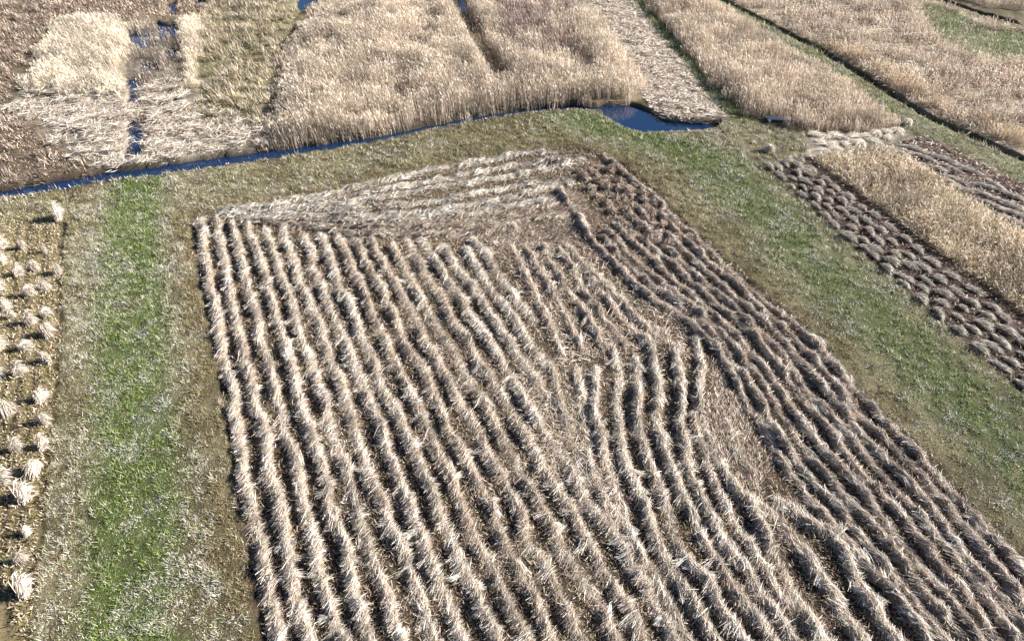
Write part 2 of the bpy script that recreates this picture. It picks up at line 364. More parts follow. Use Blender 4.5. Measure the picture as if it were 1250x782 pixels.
litter('track_straw', R['track'], 170, 'pale trodden straw covering the narrow far track', [WHITE, PALE, PINK, BROWN], [1.6, 2.2, 2.0, 1.0], L=(.2, .6), W=(.025, .05), clump=.2,
       fn=lambda x, y: ss(1.3, 2.0, dist_line(x, y, GREEN_T))*.95)
litter('meadow_stubble', R['left_field'], 110, 'olive yellow stubble of the small field at the left edge', [OLIVE, TAN, GOLD, PALE, BROWN, PINK], [2.6, 2, 1.0, 1.3, 1, .8], L=(.06, .22), W=(.02, .045), el=(.1, 1.2), cat='stubble')
litter('peat_litter', R['heapsA'], 40, 'dark peaty litter under the rows of small heaps on the right', [DARK, BROWN, PINK, TAN], [5, 2, .4, .3], L=(.1, .35), W=(.03, .05), excl=('field',), cat='litter')
litter('far_litter', R['heapsB'], 45, 'reddish brown litter under the streaky heaps in the upper right', [DARK, BROWN, PINK, PALE], [3, 2.4, 1.4, .8], L=(.15, .5), W=(.035, .06), cat='litter')
litter('pond_bank_straw', P([(785,125),(800,120),(850,140),(890,146),(880,152),(850,152),(815,147)]), 70, 'pale straw sloping to the far side of the blue pond', [PALE, PINK, BROWN], None, L=(.3, .8), W=(.05, .08), az=1.9, spread=.3)

# ------------------------------------------------------------------ standing reeds and scrub
def reeds(name, poly, dens, label, h=(1.7, 2.5), pal=(TAN, PALE, PINK), wts=None, hfn=None, cat='reeds', W=.024, plume=.042, fn=None, lean=.12, soft=.5, wet=.75, taper=True):
    x, y = scatter(poly, dens, soft, fn); k = water_mask(x, y) < wet; x, y = x[k], y[k]
    N = len(x); c = pick(N, list(pal), wts, .22)*(.66+.6*ss(.25, .75, fbm(x, y, 2.4, 63)*.6+fbm(x, y, .8, 64)*.4))[:, None]
    L = rng.uniform(h[0], h[1], N)*(.78+.44*fbm(x, y, 2.5, 61))
    L = L*(.5+.5*ss(-.4, 1.6, sdist(x, y, poly)+(fbm(x, y, .8, 62)-.5)*1.6)) if taper else L
    if hfn is not None: L = L*hfn(x, y)
    az = 4.2+rng.normal(0, 1.1, N); el = math.pi/2-np.abs(rng.normal(lean, lean*.8, N))
    b = Blades(); z = gz(x, y)-.05
    b.add(x, y, z, az, el, L, W*rng.uniform(.7, 1.3, N), c, bend=.02)
    if plume:
        k = rng.uniform(0, 1, N) < .7; d = np.stack([np.sin(az)*np.cos(el), np.cos(az)*np.cos(el), np.sin(el)], 1)
        q = np.stack([x, y, z], 1)+d*(L*.86)[:, None]; q = q[k]; n_ = k.sum()
        b.add(q[:, 0], q[:, 1], q[:, 2], az[k]+rng.normal(0, .3, n_), el[k]-.35, rng.uniform(.22, .4, n_), plume*rng.uniform(.7, 1.3, n_), np.clip(c[k]*rng.uniform(.95, 1.25, (n_, 1)), 0, .8), bend=.15)
    return tag(b.build(name, M_REED), label, cat, kind='stuff')
LEFTE = P([(318,187),(325,150),(335,110),(350,60),(378,20),(385,-40)])
def bed1h(x, y):
    e = (1.0-.5*ss(.48, .62, fbm(x, y, 5, 71)))*(.35+.65*ss(0, 4, dist_line(x, y, LEFTE))); gp = ss(.5, 1.3, dist_line(x, y, GAP)); return e*(.25+.75*gp)
PURP = P([(600,-30),(700,-30),(712,30),(700,75),(640,85),(610,50)])
def notpurp(x, y): return (1-.65*ss(-.8, .8, sdist(x, y, PURP)))*(.35+.65*ss(.3, .5, fbm(x, y, 3.2, 72)))*(.12+.88*ss(.4, 1.2, dist_line(x, y, GAP)))
reeds('reed_bed', R['bed1'], 120, 'large tan standing reed bed behind the curved ditch', h=(1.2, 2.0), soft=1.4, pal=(TAN, PALE, WHITE, PINK), wts=[3.6, 3.6, .3, 2], hfn=bed1h, fn=notpurp)
reeds('bog_myrtle', PURP, 60, 'purplish brown scrub among the reeds at top centre', h=(.9, 1.7), pal=((.2, .13, .12), (.3, .22, .2), PINK), wts=[3, 2, 1.2], cat='scrub', lean=.5, W=.04, plume=0)
reeds('tall_reed_bed', R['bed3'], 115, 'tall tan reed bed between the straw track and the far right ditch', h=(.9, 1.7), soft=1.0, pal=(TAN, PALE, PINK, WHITE), wts=[3.2, 3, 2.8, .2],
      hfn=lambda x, y: 1.0-.4*ss(.48, .66, fbm(x, y, 5, 73)), fn=lambda x, y: .45+.55*ss(.3, .55, fbm(x, y, 2.4, 74)))
reeds('pale_reeds', R['pale_reed'], 120, 'smooth pale cream reed patch in the far left', h=(.5, 1.25), pal=(PALE, (.58, .51, .4), TAN), wts=[3, 3, 1], soft=3.5, fn=lambda x, y: .3+.7*ss(.3, .5, fbm(x, y, 1.8, 87)))
reeds('reed_fringe', R['pale_strip'], 110, 'narrow cream reed fringe right of the blue pools', h=(.6, 1.3), pal=(PALE, (.55, .47, .34)), soft=1.2)
reeds('sparse_reeds', R['wet'], 26, 'sparse grey brown reeds standing in the blue pools', h=(.5, 1.3), pal=(PINK, BROWN, GREY), wts=[2, 3, 2], wet=2, fn=lambda x, y: ss(.3, .5, fbm(x, y, 1.5, 81))*(1-.8*water_mask(x, y)))
reeds('pool_reeds', P([(152,95),(178,95),(182,200),(148,204)]), 7, 'thin reeds standing in the long dark wet strip', h=(.6, 1.2), pal=(PINK, PALE, BROWN), wet=2)
reeds('cut_reed_stand', R['bed4'], 110, 'low tan uncut reed plot between the two heap fields on the right', h=(.4, .9), pal=(TAN, PALE, GOLD, PINK, OLIVE), wts=[2.6, 3, .8, 2.2, .8], W=.03, plume=.045, lean=.4, soft=.25, fn=lambda x, y: .5+.5*ss(.3, .5, fbm(x, y, 1.6, 75)))
reeds('rough_reeds', R['reedland'], 62, 'pale mottled rough reedland beyond the far right ditch', h=(.5, 1.2), pal=(PALE, PINK, TAN, BROWN), wts=[4, 2.4, 1.2, 1.8], W=.035, plume=.055, lean=.7,
      fn=lambda x, y: (.12+.88*ss(.36, .56, fbm(x, y, 1.7, 76)))*(sdist(x, y, R['green_patch']) < .2))
rim = P([(1000,58),(1135,138),(1250,190),(1400,250),(1400,225),(1250,172),(1150,132),(1060,75)])
reeds('ditch_reeds', rim, 60, 'golden reed rim along the upper side of the far right ditch', h=(.8, 1.5), pal=(GOLD, TAN, PINK), wts=[2, 3, 1], soft=.8, fn=lambda x, y: ss(.35, .5, fbm(x, y, 2, 79)))
reeds('corner_reeds', R['corner'], 60, 'tan reeds in the extreme upper right corner', h=(.9, 1.5), pal=(TAN, PALE, PINK))
reeds('heath', R['heath'], 110, 'dark brown heath covering the upper left edge', h=(.15, .5), pal=((.09, .06, .045), BROWN, PINK, OLIVE, (.15, .11, .08), PALE), wts=[2.4, 3, 2.6, .5, 2, 2.2], cat='heath', W=.05, plume=0, lean=.8, soft=1.8, hfn=lambda x, y: .45+1.4*ss(.38, .66, fbm(x, y, .9, 85)))
reeds('sedge', R['scrub'], 110, 'mottled green and straw sedge between the pools and the reed bed', h=(.2, .6), pal=(OLIVE, PALE, BROWN, TAN, (.12, .12, .05)), wts=[2.0, 4, 1.8, 2.6, 2], cat='sedge', W=.045, plume=0, lean=.7, soft=1.0, hfn=lambda x, y: .2+1.8*ss(.38, .64, fbm(x, y, .9, 80)))
reeds('low_scrub', R['top_scrub'], 55, 'reddish brown low scrub along the top left edge', h=(.2, .6), pal=(BROWN, PINK, PALE, (.13, .08, .06)), wts=[3, 2, 1.4, 2.4], cat='scrub', W=.07, plume=0, lean=.7, soft=1.0)
fr = P([(-140,266),(0,246),(130,223),(190,214),(330,196),(330,200),(190,219),(130,229),(0,253),(-140,273)])
reeds('ditch_fringe', fr, 60, 'thin white grass fringe along the near edge of the left ditch', h=(.25, .6), pal=(WHITE, PALE, TAN), cat='grass', W=.05, plume=0, lean=.5, soft=.6, wet=.9)
nf = P([(-140,256),(0,236),(60,226),(130,212),(200,205),(330,188),(330,192),(200,211),(130,221),(60,236),(0,247),(-140,266)])
reeds('far_fringe', nf, 34, 'thin grey reeds along the far edge of the left ditch', h=(.4, 1.1), pal=(PINK, PALE, BROWN), W=.03, plume=0, lean=.3, soft=1.6, wet=2)
rimp = P([(520,163),(560,154),(620,143),(680,138),(715,138),(738,145),(757,157),(785,166),(840,164),(876,158),(872,162),(840,168),(785,170),(752,161),(733,149),(712,142),(680,142),(620,147),(560,159),(520,168)])
reeds('bank_edge_grass', rimp, 120, 'cream dead grass lip curving round the pond and ditch', h=(.12, .3), pal=(WHITE, PALE, TAN), cat='grass', W=.06, plume=0, lean=.8, soft=.15, wet=.6)

# ------------------------------------------------------------------ windrows
def resample(pts, step):
    d = np.hypot(*(np.diff(pts, axis=0).T)); s = np.concatenate([[0], np.cumsum(d)])
    # smooth through Catmull-Rom
    out = []
    n = len(pts); E = np.vstack([2*pts[0]-pts[1], pts, 2*pts[-1]-pts[-2]])
    for i in range(n-1):
        p0, p1, p2, p3 = E[i:i+4]; m = max(2, int(d[i]/step)); t = np.linspace(0, 1, m, endpoint=False)[:, None]
        out.append(.5*((2*p1)+(-p0+p2)*t+(2*p0-5*p1+4*p2-p3)*t**2+(-p0+3*p1-3*p2+p3)*t**3))
    out.append(pts[-1:]); return np.vstack(out)
SEED = [100]
def windrow(name, pts_px, label, group, hgt=.34, wid=.34, dens=210, az=.5, azs=.35, along=False, pal=None, wts=None, L=(.18, .8), broken=.35, W=(.008, .019)):
    SEED[0] += 1; sd = SEED[0]
    c = resample(P(pts_px), .14); n = len(c)
    s = np.concatenate([[0], np.cumsum(np.hypot(*(np.diff(c, axis=0).T)))])
    t = np.gradient(c, axis=0); t /= np.maximum(np.hypot(t[:, 0], t[:, 1]), 1e-6)[:, None]; nr = np.stack([t[:, 1], -t[:, 0]], 1)
    wob = (fbm(s, s*0, 2.2, sd)-.5)*.5+(fbm(s, s*0, .6, sd+1)-.5)*.2
    c = c+nr*wob[:, None]
    prof = .2+1.35*fbm(s, s*0, .6, sd+2, 3); prof *= 1-.8*ss(broken+.06, broken-.06, fbm(s, s*0, 1.5, sd+3, 2))
    ends = np.minimum(ss(0, .5, s), ss(0, .5, s[-1]-s)); hh = hgt*prof*(.1+.9*ends); ww = wid*(.55+.95*fbm(s, s*0, .9, sd+4))
    prof_u = np.array([-1.15, -.8, -.4, 0, .4, .8, 1.15]); prof_v = np.array([-.1, .5, .92, 1, .72, .3, -.1])
    V = []
    for u, v in zip(prof_u, prof_v):
        p = c+nr*(u*ww)[:, None]*(1+.25*(rng.uniform(-1, 1, n)))[:, None]
        V.append(np.column_stack([p, gz(p[:, 0], p[:, 1])+hh*v*(1+.2*rng.uniform(-1, 1, n))-.03]))
    V = np.stack(V, 1); k = 7
    ii = (np.arange(n-1)[:, None]*k+np.arange(k-1)[None]).ravel()
    tr = np.concatenate([np.stack([ii, ii+k, ii+1], 1), np.stack([ii+1, ii+k, ii+k+1], 1)])
    pal = pal or [WHITE, PALE, PINK, TAN, BROWN]; wts = wts or [1.6, 3.0, 3.0, 1.8, 1.2]
    pal = list(pal)+[OLIVE, DARK]; wts = list(wts)+[.35, .9]
    cc = pick(n*k, [BROWN, (.17, .12, .08), TAN], [2, 2, 1], .2)*.8
    b = Blades(); b.raw(V.reshape(-1, 3), tr, cc)
    N = int(s[-1]*dens*1.75); q = rng.uniform(0, n-1.001, N); i0 = q.astype(int); f = q-i0
    u = np.clip(rng.normal(.08, .47, N), -1.7, 1.7)
    base = c[i0]*(1-f)[:, None]+c[i0+1]*f[:, None]+nr[i0]*(u*ww[i0])[:, None]
    top = np.interp(u, np.concatenate([[-1.8], prof_u, [1.8]]), np.concatenate([[0], np.maximum(prof_v, 0), [0]]))
    z = gz(base[:, 0], base[:, 1])+hh[i0]*top+rng.uniform(-.02, .05, N)
    tang = np.arctan2(t[i0, 0], t[i0, 1])
    loc = (fbm(s, s*0, 1.3, sd+5)[i0]-.5)*1.3
    a = np.where(along, tang, az)+loc+rng.normal(0, azs, N)
    cross = rng.uniform(0, 1, N) < .3; a = np.where(cross, tang+rng.normal(0, .7, N), a)
    ln = rng.uniform(L[0], L[1], N)
    bright = (.5+1.0*fbm(s, s*0, 1.1, sd+6)[i0])[:, None]*(1-.22*np.clip(np.abs(u)-.5, 0, 1))[:, None]  # straw darkens toward the ridge flanks, shade put into its colour
    col = np.clip(pick(N, pal, wts, .25)*bright, .02, .8)
    el = rng.normal(.22, .28, N)
    bx = base[:, 0]-np.sin(a)*ln*.5; by = base[:, 1]-np.cos(a)*ln*.5
    z2 = np.maximum(z-np.sin(np.maximum(el, 0))*ln*.25, gz(bx, by)+.01)
    wd = rng.uniform(W[0], W[1], N); lock = rng.uniform(0, 1, N) < .16
    wd[lock] *= 1.6; col[lock] = np.clip(col[lock]*1.18, .02, .82); z2[lock] += .03
    b.add(bx, by, z2, a, el, ln, wd, col, bend=.12)
    nw = max(2, int(s[-1]/.9)); m = 26                        # wisps that slid off the ridge
    wi = rng.integers(2, n-2, nw).repeat(m); wu = rng.choice([-1, 1], nw, p=[.55, .45]).repeat(m)*rng.uniform(.3, 1.0, nw).repeat(m)
    p = c[wi]+nr[wi]*(wu*ww[wi])[:, None]+rng.normal(0, .06, (nw*m, 2))
    aw = (np.where(along, tang.mean(), az)+rng.normal(0, .3 if along else .8, nw)).repeat(m)+rng.normal(0, .22, nw*m)
    lw = rng.uniform(.5, 1.0, nw).repeat(m)*rng.uniform(.5, 1.1, nw*m)*(L[1]/.75)
    px_ = p[:, 0]-np.sin(aw)*lw*.5; py_ = p[:, 1]-np.cos(aw)*lw*.5
    b.add(px_, py_, np.maximum(gz(px_, py_)+.02, gz(p[:, 0], p[:, 1])+hh[wi]*.75), aw, rng.normal(.1, .16, nw*m), lw, rng.uniform(.012, .024, nw*m), np.clip(pick(nw*m, [WHITE, PALE, PINK], [3, 2, 1], .2)*rng.uniform(.6, 1.25, nw).repeat(m)[:, None], .02, .82), bend=.2)
    return tag(b.build(name, M_STRAW), label, 'windrow', group)
ORD = ['first','second','third','fourth','fifth','sixth','seventh','eighth','ninth','tenth','eleventh','twelfth','thirteenth','fourteenth','fifteenth','sixteenth','seventeenth','eighteenth','nineteenth','twentieth','twenty-first','twenty-second','twenty-third','twenty-fourth','twenty-fifth','twenty-sixth','twenty-seventh','twenty-eighth','twenty-ninth','thirtieth']
GRP = 'windrows of cut reed in the big field'
tops = [272,272,274,274,282,284,288,292,300,302,302,302,300,300,304,306,300]
for k in range(17):
    sl = .1916+.0338*k; y0 = tops[k]-(4 if k > 3 else 0)+rng.uniform(-5, 5)*(k > 2); y1 = 840 if k < 14 else (498, 455, 400)[k-14]
    ys = np.linspace(y0, y1, 9)
    warm = k >= 8 and k <= 12
    windrow('windrow', [(133+(yy+311)*sl, yy) for yy in ys],
            'straight pale reed windrow, %s from the left grass strip' % ORD[k], GRP, hgt=max(.28,.38-.007*k), wid=.195, az=.45+.02*k, azs=.38, broken=.3+.012*k,
            wts=[1.0, 2.6, 2.6, 2.6, 1.8] if warm else [2.2, 3.2, 2.8, 1.4, .8])
for i in range(6):
    a0 = (624+19*i, 300+[0, 2, 2, 6, 18, 40][i]); a1 = (690+25*i, 436-[0, 2, 4, 6, 12, 16][i])
    windrow('windrow', [a0, ((a0[0]+a1[0])/2-3, (a0[1]+a1[1])/2), a1], 'short ragged windrow above the vertical rows, %s from the left' % ORD[i], GRP, hgt=.28, wid=.2, dens=150, az=-.2, azs=.5, broken=.5,
            wts=[1.0, 2, 3, 2, 2])
for j in range(6):
    y_s = (452, 424, 440, 412, 430, 405)[j]
    pts = [(728+24*j-(438-y_s)*.35*(y_s < 438), y_s), (728+25*j, 475), (727+25.3*j, 510), (735+25*j, 560), (752+26*j, 610), (775+28*j, 670), (808+31*j, 730), (862+34*j, 830)]
    if j == 5: pts = [(849, 415), (853, 450), (853, 500), (866, 548), (890, 592), (925, 640), (962, 730), (1030, 830)]
    windrow('windrow', pts, 'curved windrow bending right from the field middle, %s from the left' % ORD[j], GRP, hgt=.31, wid=.22, dens=210, az=.25, azs=.45, broken=.38, wts=[2.4, 3, 3, 1.2, 1.4])
for j, pts in enumerate([[(900,604),(936,626),(972,666),(1004,716),(1075,830)], [(943,613),(985,640),(1022,669),(1048,723),(1125,840)]]):
    windrow('windrow', pts, ['windrow starting at the lower tip of the bare patch', 'bright kinked windrow just right of the bare patch tip'][j], GRP, hgt=.34, wid=.28, az=-.3, azs=.5, broken=.4, wts=[2, 3, 3, 1.2, 1.4])
for pts, lb, hh_ in [([(668,446),(688,510),(705,560),(728,610),(748,655)], 'faint low windrow in the tangled gap left of the curving rows', .2),
                ([(703,452),(708,510),(718,560),(736,610),(754,650)], 'faint low windrow directly left of the first curved one', .22),
                ([(846,505),(856,548),(872,592),(898,645),(935,705),(1000,790),(1030,830)], 'thin windrow squeezed between the last two curved windrows', .25),
                ([(885,515),(905,560),(925,585)], 'short faint windrow inside the bare pinkish patch', .14),
                ([(690,300),(735,352),(790,405),(835,432)], 'low windrow along the upper left side of the diagonal rows', .24)]:
    windrow('windrow', pts, lb, GRP, hgt=hh_, wid=.2, dens=150, az=.1, azs=.6, broken=.45, wts=[1.6, 2.4, 3, 2, 2])
inner = np.array([(682,232),(725,300),(780,356),(849,408),(885,455),(918,512),(950,570),(1010,640),(1062,705),(1160,830)], float)
outer = np.array([(735,195),(788,238),(849,296),(925,366),(981,414),(1047,489),(1137,580),(1197,652),(1256,722),(1350,850)], float)
for i in range(9):
    f = i/8.0; pts = (inner*(1-f)+outer*f); pts = pts[(1 if 0 < i < 8 else 0):]
    windrow('windrow', [tuple(p) for p in pts], 'long brownish diagonal windrow, %s from the right grass baulk' % ORD[8-i], GRP, hgt=.32, wid=.17, dens=160, along=True, azs=.4, broken=.4, pal=[WHITE, PALE, PINK, (.34, .225, .17), BROWN],
            wts=[2.2, 2.8, 3.0, 1.5, 1.3], L=(.3, .8))
up = np.array([(240,268),(330,255),(400,242),(470,227),(560,208),(640,194),(695,186)], float)
lo = np.array([(300,276),(360,280),(420,289),(500,292),(570,290),(640,278),(700,262)], float)
for i in range(8):
    f = i/7.0; pts = up*(1-f)+lo*f; pts[-1] = pts[-1]+(pts[-1]-pts[-2])*rng.uniform(-.55, .35)+np.array((0, rng.uniform(-3, 6))); pts[0] = pts[0]+(pts[1]-pts[0])*rng.uniform(0, .5); pts[3:5, 1] += rng.uniform(-3, 3)
    windrow('windrow', [tuple(p) for p in pts], 'flattened crosswise windrow at the far field end, %s from the bank' % ORD[i], GRP, hgt=.34, wid=.15, dens=130, along=True, azs=.2, broken=.38, wts=[5.5, 3.4, 1, .2, .2] if i < 6 else [1, 2, 3, 2.4, 1.6], L=(.35, .8), W=(.02, .036))
litter('trodden_reed', P([(380,272),(480,268),(600,250),(690,235),(720,250),(700,300),(640,330),(600,300),(420,290),(300,275)]), 120, 'pinkish trodden reed covering the turning area at the far field end', [PINK, TAN, PALE, BROWN, WHITE], [3, 2, 2, 2.6, .8], L=(.15, .5), W=(.016, .03), az=1.2, spread=.7, el=(0, .6))
litter('loose_straw', P([(600,300),(760,300),(860,410),(830,440),(720,450),(690,440)]), 60, 'loose straw lying between the short ragged windrows', [PINK, TAN, PALE, BROWN], [3, 2, 2, 2], L=(.2, .7), W=(.018, .034), el=(0, .5))
# thin stray swaths filling the gaps between windrows
patch = P([(868,440),(900,500),(935,570),(925,610),(890,585),(868,545),(862,480)])
litter('fallen_reed', patch, 260, 'pinkish matted patch of bare stubble inside the curving rows', [PINK, TAN, BROWN, PALE], [3, 2, 2, 1.2], L=(.1, .4), W=(.018, .035), az=.2, spread=.9, el=(0, .8))
litter('tangled_reed', P([(640,440),(690,440),(725,470),(715,540),(725,600),(660,590),(640,520)]), 170, 'tangled low reed where the two sets of rows meet', [PINK, TAN, PALE, BROWN, OLIVE], [3, 2, 2, 1.5, .7], L=(.2, .7), W=(.016, .032), el=(0, .5))

# ------------------------------------------------------------------ heaps and sheaves
def heap_mesh(kind):
    b = Blades()
    if kind == 'heap':        # low combed mound, straws pointing one way
        Lh, Wd, Hh, N = .5, .15, .26, 230
        pal, wts, az, azs = [(.78, .72, .63), WHITE, PALE, PINK], [2.6, 3, 2, 1.2], 0, .3
    elif kind == 'clump':
        Lh, Wd, Hh, N = .4, .3, .32, 170
        pal, wts, az, azs = [BROWN, PINK, DARK, PALE], [3, 2.4, 2, 1], 0, 1.2
    else:                     # sheaf: tied bundle fanning to its tips
        Lh, Wd, Hh, N = .3, .18, .42, 130
        pal, wts, az, azs = [WHITE, PALE, TAN, PINK], [3, 3, 1.2, 1.2], 0, .5
    if kind == 'heap': N = 110
    nu, nv = 12, 5; v = []; t = []
    for j in range(nv):
        for i in range(nu):
            a = 2*math.pi*i/nu; r = math.cos(j/(nv-1)*math.pi/2)*rng.uniform(.85, 1.15)
            v.append((math.cos(a)*r*Wd*1.0, math.sin(a)*r*Lh, math.sin(j/(nv-1)*math.pi/2)*Hh*rng.uniform(.8, 1.0)*(.35 if kind == 'heap' else .8)-.05))
    for j in range(nv-1):
        for i in range(nu):
            p = j*nu+i; q = j*nu+(i+1) % nu; t += [(p, q, q+nu), (p, q+nu, p+nu)]
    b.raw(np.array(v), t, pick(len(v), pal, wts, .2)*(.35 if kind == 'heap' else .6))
    a = rng.uniform(0, 2*math.pi, N); r = np.sqrt(rng.uniform(0, 1, N)); x = np.cos(a)*r*Wd; y = np.sin(a)*r*Lh
    z = Hh*np.sqrt(np.maximum(0, 1-r*r))*.95; ln = rng.uniform(.25, .65, N)*(.8 if kind == 'sheaf' else 1.0)*(1.35 if kind == 'heap' else 1)
    d = az+rng.normal(0, azs, N)
    if kind == 'sheaf':
        k = rng.uniform(0, 1, N) < .3; d[k] = rng.uniform(0, 6.28, k.sum()); ln *= 1.1
    if kind == 'sheaf':       # butts together at one end, tips fanned out over the stubble
        m = 260; el_ = rng.uniform(.02, .75, m); e0 = np.abs(rng.normal(0, .16, m))
        b.add(rng.normal(0, .09, m), rng.normal(-.3, .12, m), e0, rng.normal(0, .38, m), el_*.8, rng.uniform(.3, 1.1, m), rng.uniform(.016, .034, m), pick(m, pal, wts, .25), bend=.3)
    b.add(x-np.sin(d)*ln*.5, y-np.cos(d)*ln*.5, np.maximum(z-.04, .01), d, rng.normal(.3 if kind != 'sheaf' else .35, .25, N), ln, rng.uniform(.018, .036, N)*(1.5 if kind == 'heap' else 1), pick(N, pal, wts, .25), bend=.18)
    o = b.build('reed_heap', M_STRAW); me = o.data; bpy.data.objects.remove(o); return me
HEAPS = {k: [heap_mesh(k) for _ in range(4)] for k in ('heap', 'clump', 'sheaf')}
def put(name, kind, x, y, rz, sc, label, group, cat):
    me = HEAPS[kind][rng.integers(4)]; o = bpy.data.objects.new(name, me); COL.objects.link(o)
    o.location = (x, y, float(gz(np.array([x]), np.array([y]))[0])); o.rotation_euler = (0, 0, rz)
    o.scale = (sc[0], sc[1], sc[2]); return tag(o, label, cat, group)
TENS = ['thirtieth', 'fortieth', 'fiftieth']
def nth(k): return ORD[k] if k < 30 else ('thirty-'+ORD[k-30] if k < 39 else 'fortieth')
# right heap field: rows follow the baulk
def rowline(a, b, f): return a*(1-f)+b*f
A0 = np.array([(936,208),(1040,300),(1150,396),(1250,481),(1310,532)], float); A1 = np.array([(980,200),(1060,259),(1150,328),(1250,403),(1330,455)], float)
for r_ in range(5):
    c = resample(P([tuple(p) for p in rowline(A0, A1, r_/4.6)]), .1)
    s = np.concatenate([[0], np.cumsum(np.hypot(*(np.diff(c, axis=0).T)))]); q = .3+.4*(r_ % 2); k = 0
    while q < s[-1]-.3:
        i = min(np.searchsorted(s, q), len(c)-2); d = c[i+1]-c[i]; tang = math.atan2(d[0], d[1])
        x, y = c[i]+rng.normal(0, .09, 2); e = rng.uniform(.75, 1.15)
        put('reed_heap', 'heap', x, y, -tang+rng.normal(.12, .13), (e*.62, e*rng.uniform(.7, 1.05), e*rng.uniform(.7, 1.15)),
            'small reed heap on dark peat, %s from far end, %s row from baulk' % (nth(k), ORD[r_]), 'reed heaps on the dark strip right of the baulk', 'reed heap')
        q += rng.uniform(1.15, 1.5); k += 1
B0 = np.array([(1075,194),(1130,218),(1200,258),(1250,288),(1340,340)], float); B1 = np.array([(1100,180),(1150,195),(1210,225),(1250,246),(1340,292)], float)
for r_ in range(4):
    c = resample(P([tuple(p) for p in rowline(B0, B1, (r_+.3)/4)]), .1)
    s = np.concatenate([[0], np.cumsum(np.hypot(*(np.diff(c, axis=0).T)))]); q = .3+.5*(r_ % 2); k = 0
    while q < s[-1]-.3:
        i = min(np.searchsorted(s, q), len(c)-2); d = c[i+1]-c[i]; tang = math.atan2(d[0], d[1])
        x, y = c[i]+rng.normal(0, .2, 2)
        put('reed_heap', 'heap', x, y, -tang+rng.normal(.1, .2), (.75, rng.uniform(1.3, 1.9), .75),
            'streaky reed heap in upper right plot, %s from far end, %s row' % (nth(k), ORD[r_]), 'streaky heaps in the upper right plot', 'reed heap')
        q += rng.uniform(1.9, 2.6); k += 1
# dark clumps in the far corner of the big field
C0 = np.array([(705,212),(745,262),(780,305)], float); C1 = np.array([(752,208),(800,255),(850,305)], float)
for r_ in range(5):
    c = resample(P([tuple(p) for p in rowline(C0, C1, r_/4)]), .1)
    s = np.concatenate([[0], np.cumsum(np.hypot(*(np.diff(c, axis=0).T)))]); q = .2+.5*(r_ % 2); k = 0
    while q < s[-1]:
        i = min(np.searchsorted(s, q), len(c)-2); x, y = c[i]+rng.normal(0, .15, 2)
        e = rng.uniform(.8, 1.15)
        put('reed_clump', 'clump', x, y, rng.uniform(0, 6.3), (e, e, e*1.1), 'dark reed clump in far field corner, %s down the %s row from left' % (nth(k), ORD[r_]), 'dark reed clumps in the far corner of the big field', 'reed clump')
        q += rng.uniform(1.1, 1.5); k += 1
# sheaves on the left stubble
sh_px = [(76,271,1.35),(8,305,.9),(30,306,.9),(56,311,.8),(8,325,1),(27,339,1),(45,333,.9),(74,337,.85),(58,357,.9),(4,356,1),(40,364,1),(11,381,1),(17,391,.8),(60,389,.9),(40,398,1),(62,412,1.1),(4,429,1),(35,429,1),(60,445,1),(28,460,1.1),(3,462,1),(55,492,.9),(15,507,1.1),(58,520,.9),(25,553,1),(58,549,.95),(10,592,1.1),(48,580,1.1),(36,611,1.25),(38,655,.7),(30,688,.9),(38,725,1.35)]
for k, (px, py, sc) in enumerate(sh_px):
    x, y = g(px, py)
    near = 'near the far end' if py < 345 else ('a third of the way down' if py < 430 else ('halfway down' if py < 530 else 'near the lower end'))
    put('reed_sheaf', 'sheaf', x, y, rng.normal(-1.0, .9), (sc*rng.uniform(.5, .75), sc*rng.uniform(.5, .75), sc*rng.uniform(1.2, 1.8)), 'pale reed sheaf on left stubble, %s counting downwards, %s' % (nth(k), near), 'sheaves on the stubble at the left edge', 'sheaf')
# pale cut heaps by the end of the tall reed bed, white remnant bundles
deb = [(992,170),(1004,173),(1016,170),(1028,174),(1040,170),(1054,170),(1066,167),(1080,166),(1094,165),(1000,180),(1014,182),(1030,181),(1046,179),(1064,177),(1082,173),(1020,188),(1005,190)]
for k, (px, py) in enumerate(deb):
    x, y = g(px, py); put('reed_heap', 'sheaf', x, y, rng.uniform(0, 6.3), (rng.uniform(.8, 1.5), rng.uniform(.8, 1.3), .42), 'whitish reed heap below the tall bed, %s of %s line from left' % (nth(k if k < 9 else (k-9 if k < 15 else k-15)), 'the upper' if k < 9 else ('the middle' if k < 15 else 'the lower')), 'whitish heaps below the tall reed bed', 'reed heap')
for (px, py, e, lb) in [(937,190,.95,'white reed bundle lying alone on the grass near the heap field tip'), (960,204,.8,'small white reed bundle at the upper corner of the dark heap strip'), (1105,158,.9,'pale reed bundle at the right end of the whitish heap row')]:
    x, y = g(px, py); put('reed_bundle', 'sheaf', x, y, rng.uniform(0, 6.3), (e, e, e*1.3), lb, 'single white bundles', 'bundle')

# ------------------------------------------------------------------ plank bridge over the ditch end, small birch
def box(cx, cy, cz, lx, ly, lz, rz):
    v = np.array([(sx, sy, sz) for sx in (-.5, .5) for sy in (-.5, .5) for sz in (-.5, .5)])*(lx, ly, lz)
    ca, sa = math.cos(rz), math.sin(rz); v = np.column_stack([v[:, 0]*ca-v[:, 1]*sa+cx, v[:, 0]*sa+v[:, 1]*ca+cy, v[:, 2]+cz])
    q = np.array([(0, 1, 3, 2), (4, 6, 7, 5), (0, 4, 5, 1), (2, 3, 7, 6), (0, 2, 6, 4), (1, 5, 7, 3)]); return v, q
def boxes(name, lst, mat, parent):
    vs = []; qs = []; n = 0
    for a in lst: v, q = box(*a); vs.append(v); qs.append(q+n); n += 8
    o = mesh_from(name, np.concatenate(vs), np.zeros((0, 3)), np.full((n, 3), .4), mat, parent, quads=np.concatenate(qs)); return o
bx, by = g(958, 153)
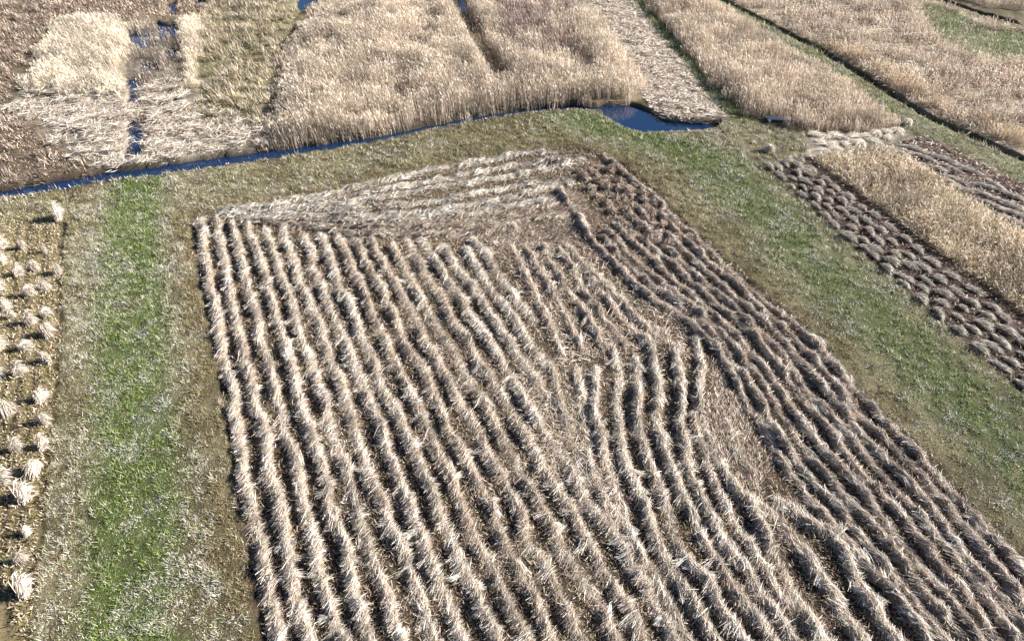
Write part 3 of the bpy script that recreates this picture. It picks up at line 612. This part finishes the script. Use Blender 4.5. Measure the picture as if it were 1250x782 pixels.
br = bpy.data.objects.new('plank_bridge', None); COL.objects.link(br); br.location = (bx, by, float(gz(np.array([bx]), np.array([by]))[0])+.06)
br.rotation_euler = (0, 0, math.radians(-8))
tag(br, 'narrow weathered white plank bridge at the foot of the tall reed bed', 'footbridge')
boxes('deck_plank', [(0, .17, .22, 3.4, .28, .06, 0)], M_WOOD, br); boxes('deck_plank', [(0.1, -.17, .22, 3.4, .28, .06, .01)], M_WOOD, br)
for sx in (-1.4, 1.4): boxes('bearer', [(sx, 0, .08, .16, .9, .22, 0)], M_WOOD, br)

M_BARK = bpy.data.materials.new('birch_bark'); M_BARK.use_nodes = True
n = M_BARK.node_tree; pr = n.nodes['Principled BSDF']; nz = n.nodes.new('ShaderNodeTexNoise'); nz.inputs['Scale'].default_value = 14
cr = n.nodes.new('ShaderNodeValToRGB'); cr.color_ramp.elements[0].color = (.12, .1, .09, 1); cr.color_ramp.elements[1].color = (.6, .58, .55, 1); cr.color_ramp.elements[0].position = .35; cr.color_ramp.elements[1].position = .5
n.links.new(nz.outputs[0], cr.inputs[0]); n.links.new(cr.outputs[0], pr.inputs['Base Color'])
def tube(p0, p1, r0, r1, k=6):
    p0 = np.array(p0, float); p1 = np.array(p1, float); d = p1-p0; d /= np.linalg.norm(d); a = np.cross(d, (0.3, 1, .1)); a /= np.linalg.norm(a); b = np.cross(d, a)
    th = np.arange(k)*2*math.pi/k; ring = np.cos(th)[:, None]*a+np.sin(th)[:, None]*b
    v = np.vstack([p0+ring*r0, p1+ring*r1]); t = []
    for i in range(k): j = (i+1) % k; t += [(i, j, k+j), (i, k+j, k+i)]
    return v, t
def birch(px, py, h, lb):
    x, y = g(px, py); e = bpy.data.objects.new('birch_sapling', None); COL.objects.link(e); e.location = (x, y, 0); tag(e, lb, 'tree', 'birch saplings in the reed bed')
    b = Blades(); p = np.array((0., 0, 0))
    pts = [p]
    for i in range(6): pts.append(pts[-1]+np.array((rng.normal(0, .06), rng.normal(0, .06), h/6)))
    for i in range(6): v, t = tube(pts[i], pts[i+1], .05*(1-i/6.5), .05*(1-(i+1)/6.5)); b.raw(v, t, np.full((len(v), 3), .4))
    b.build('trunk', M_BARK, e)
    b = Blades()
    for i in range(46):
        f = rng.uniform(.25, 1); j = min(int(f*6), 5); o = pts[j]+(pts[j+1]-pts[j])*(f*6-j) if f < 1 else pts[-1]
        a = rng.uniform(0, 6.28); L = (1.15-f*.8)*h*.3; tip = o+np.array((math.cos(a)*L*.6, math.sin(a)*L*.6, L*.8))
        v, t = tube(o, tip, .014, .004, 4); b.raw(v, t, np.tile((.2, .13, .12), (len(v), 1)))
        for q in range(5):
            s0 = o+(tip-o)*rng.uniform(.3, 1); a2 = rng.uniform(0, 6.28); v, t = tube(s0, s0+np.array((math.cos(a2)*.2, math.sin(a2)*.2, .22)), .007, .003, 3); b.raw(v, t, np.tile((.26, .17, .15), (len(v), 1)))
    b.build('crown', M_STRAW, e)
birch(662, 42, 3.4, 'bare white-stemmed birch sapling in the purplish scrub at top centre')
birch(640, 20, 2.6, 'smaller bare birch sapling up and left of the white-stemmed one')
birch(690, 30, 2.4, 'small bare birch sapling right of the white-stemmed one')
print('objects', len(bpy.data.objects), 'tris', sum(len(m.polygons) for m in bpy.data.meshes))
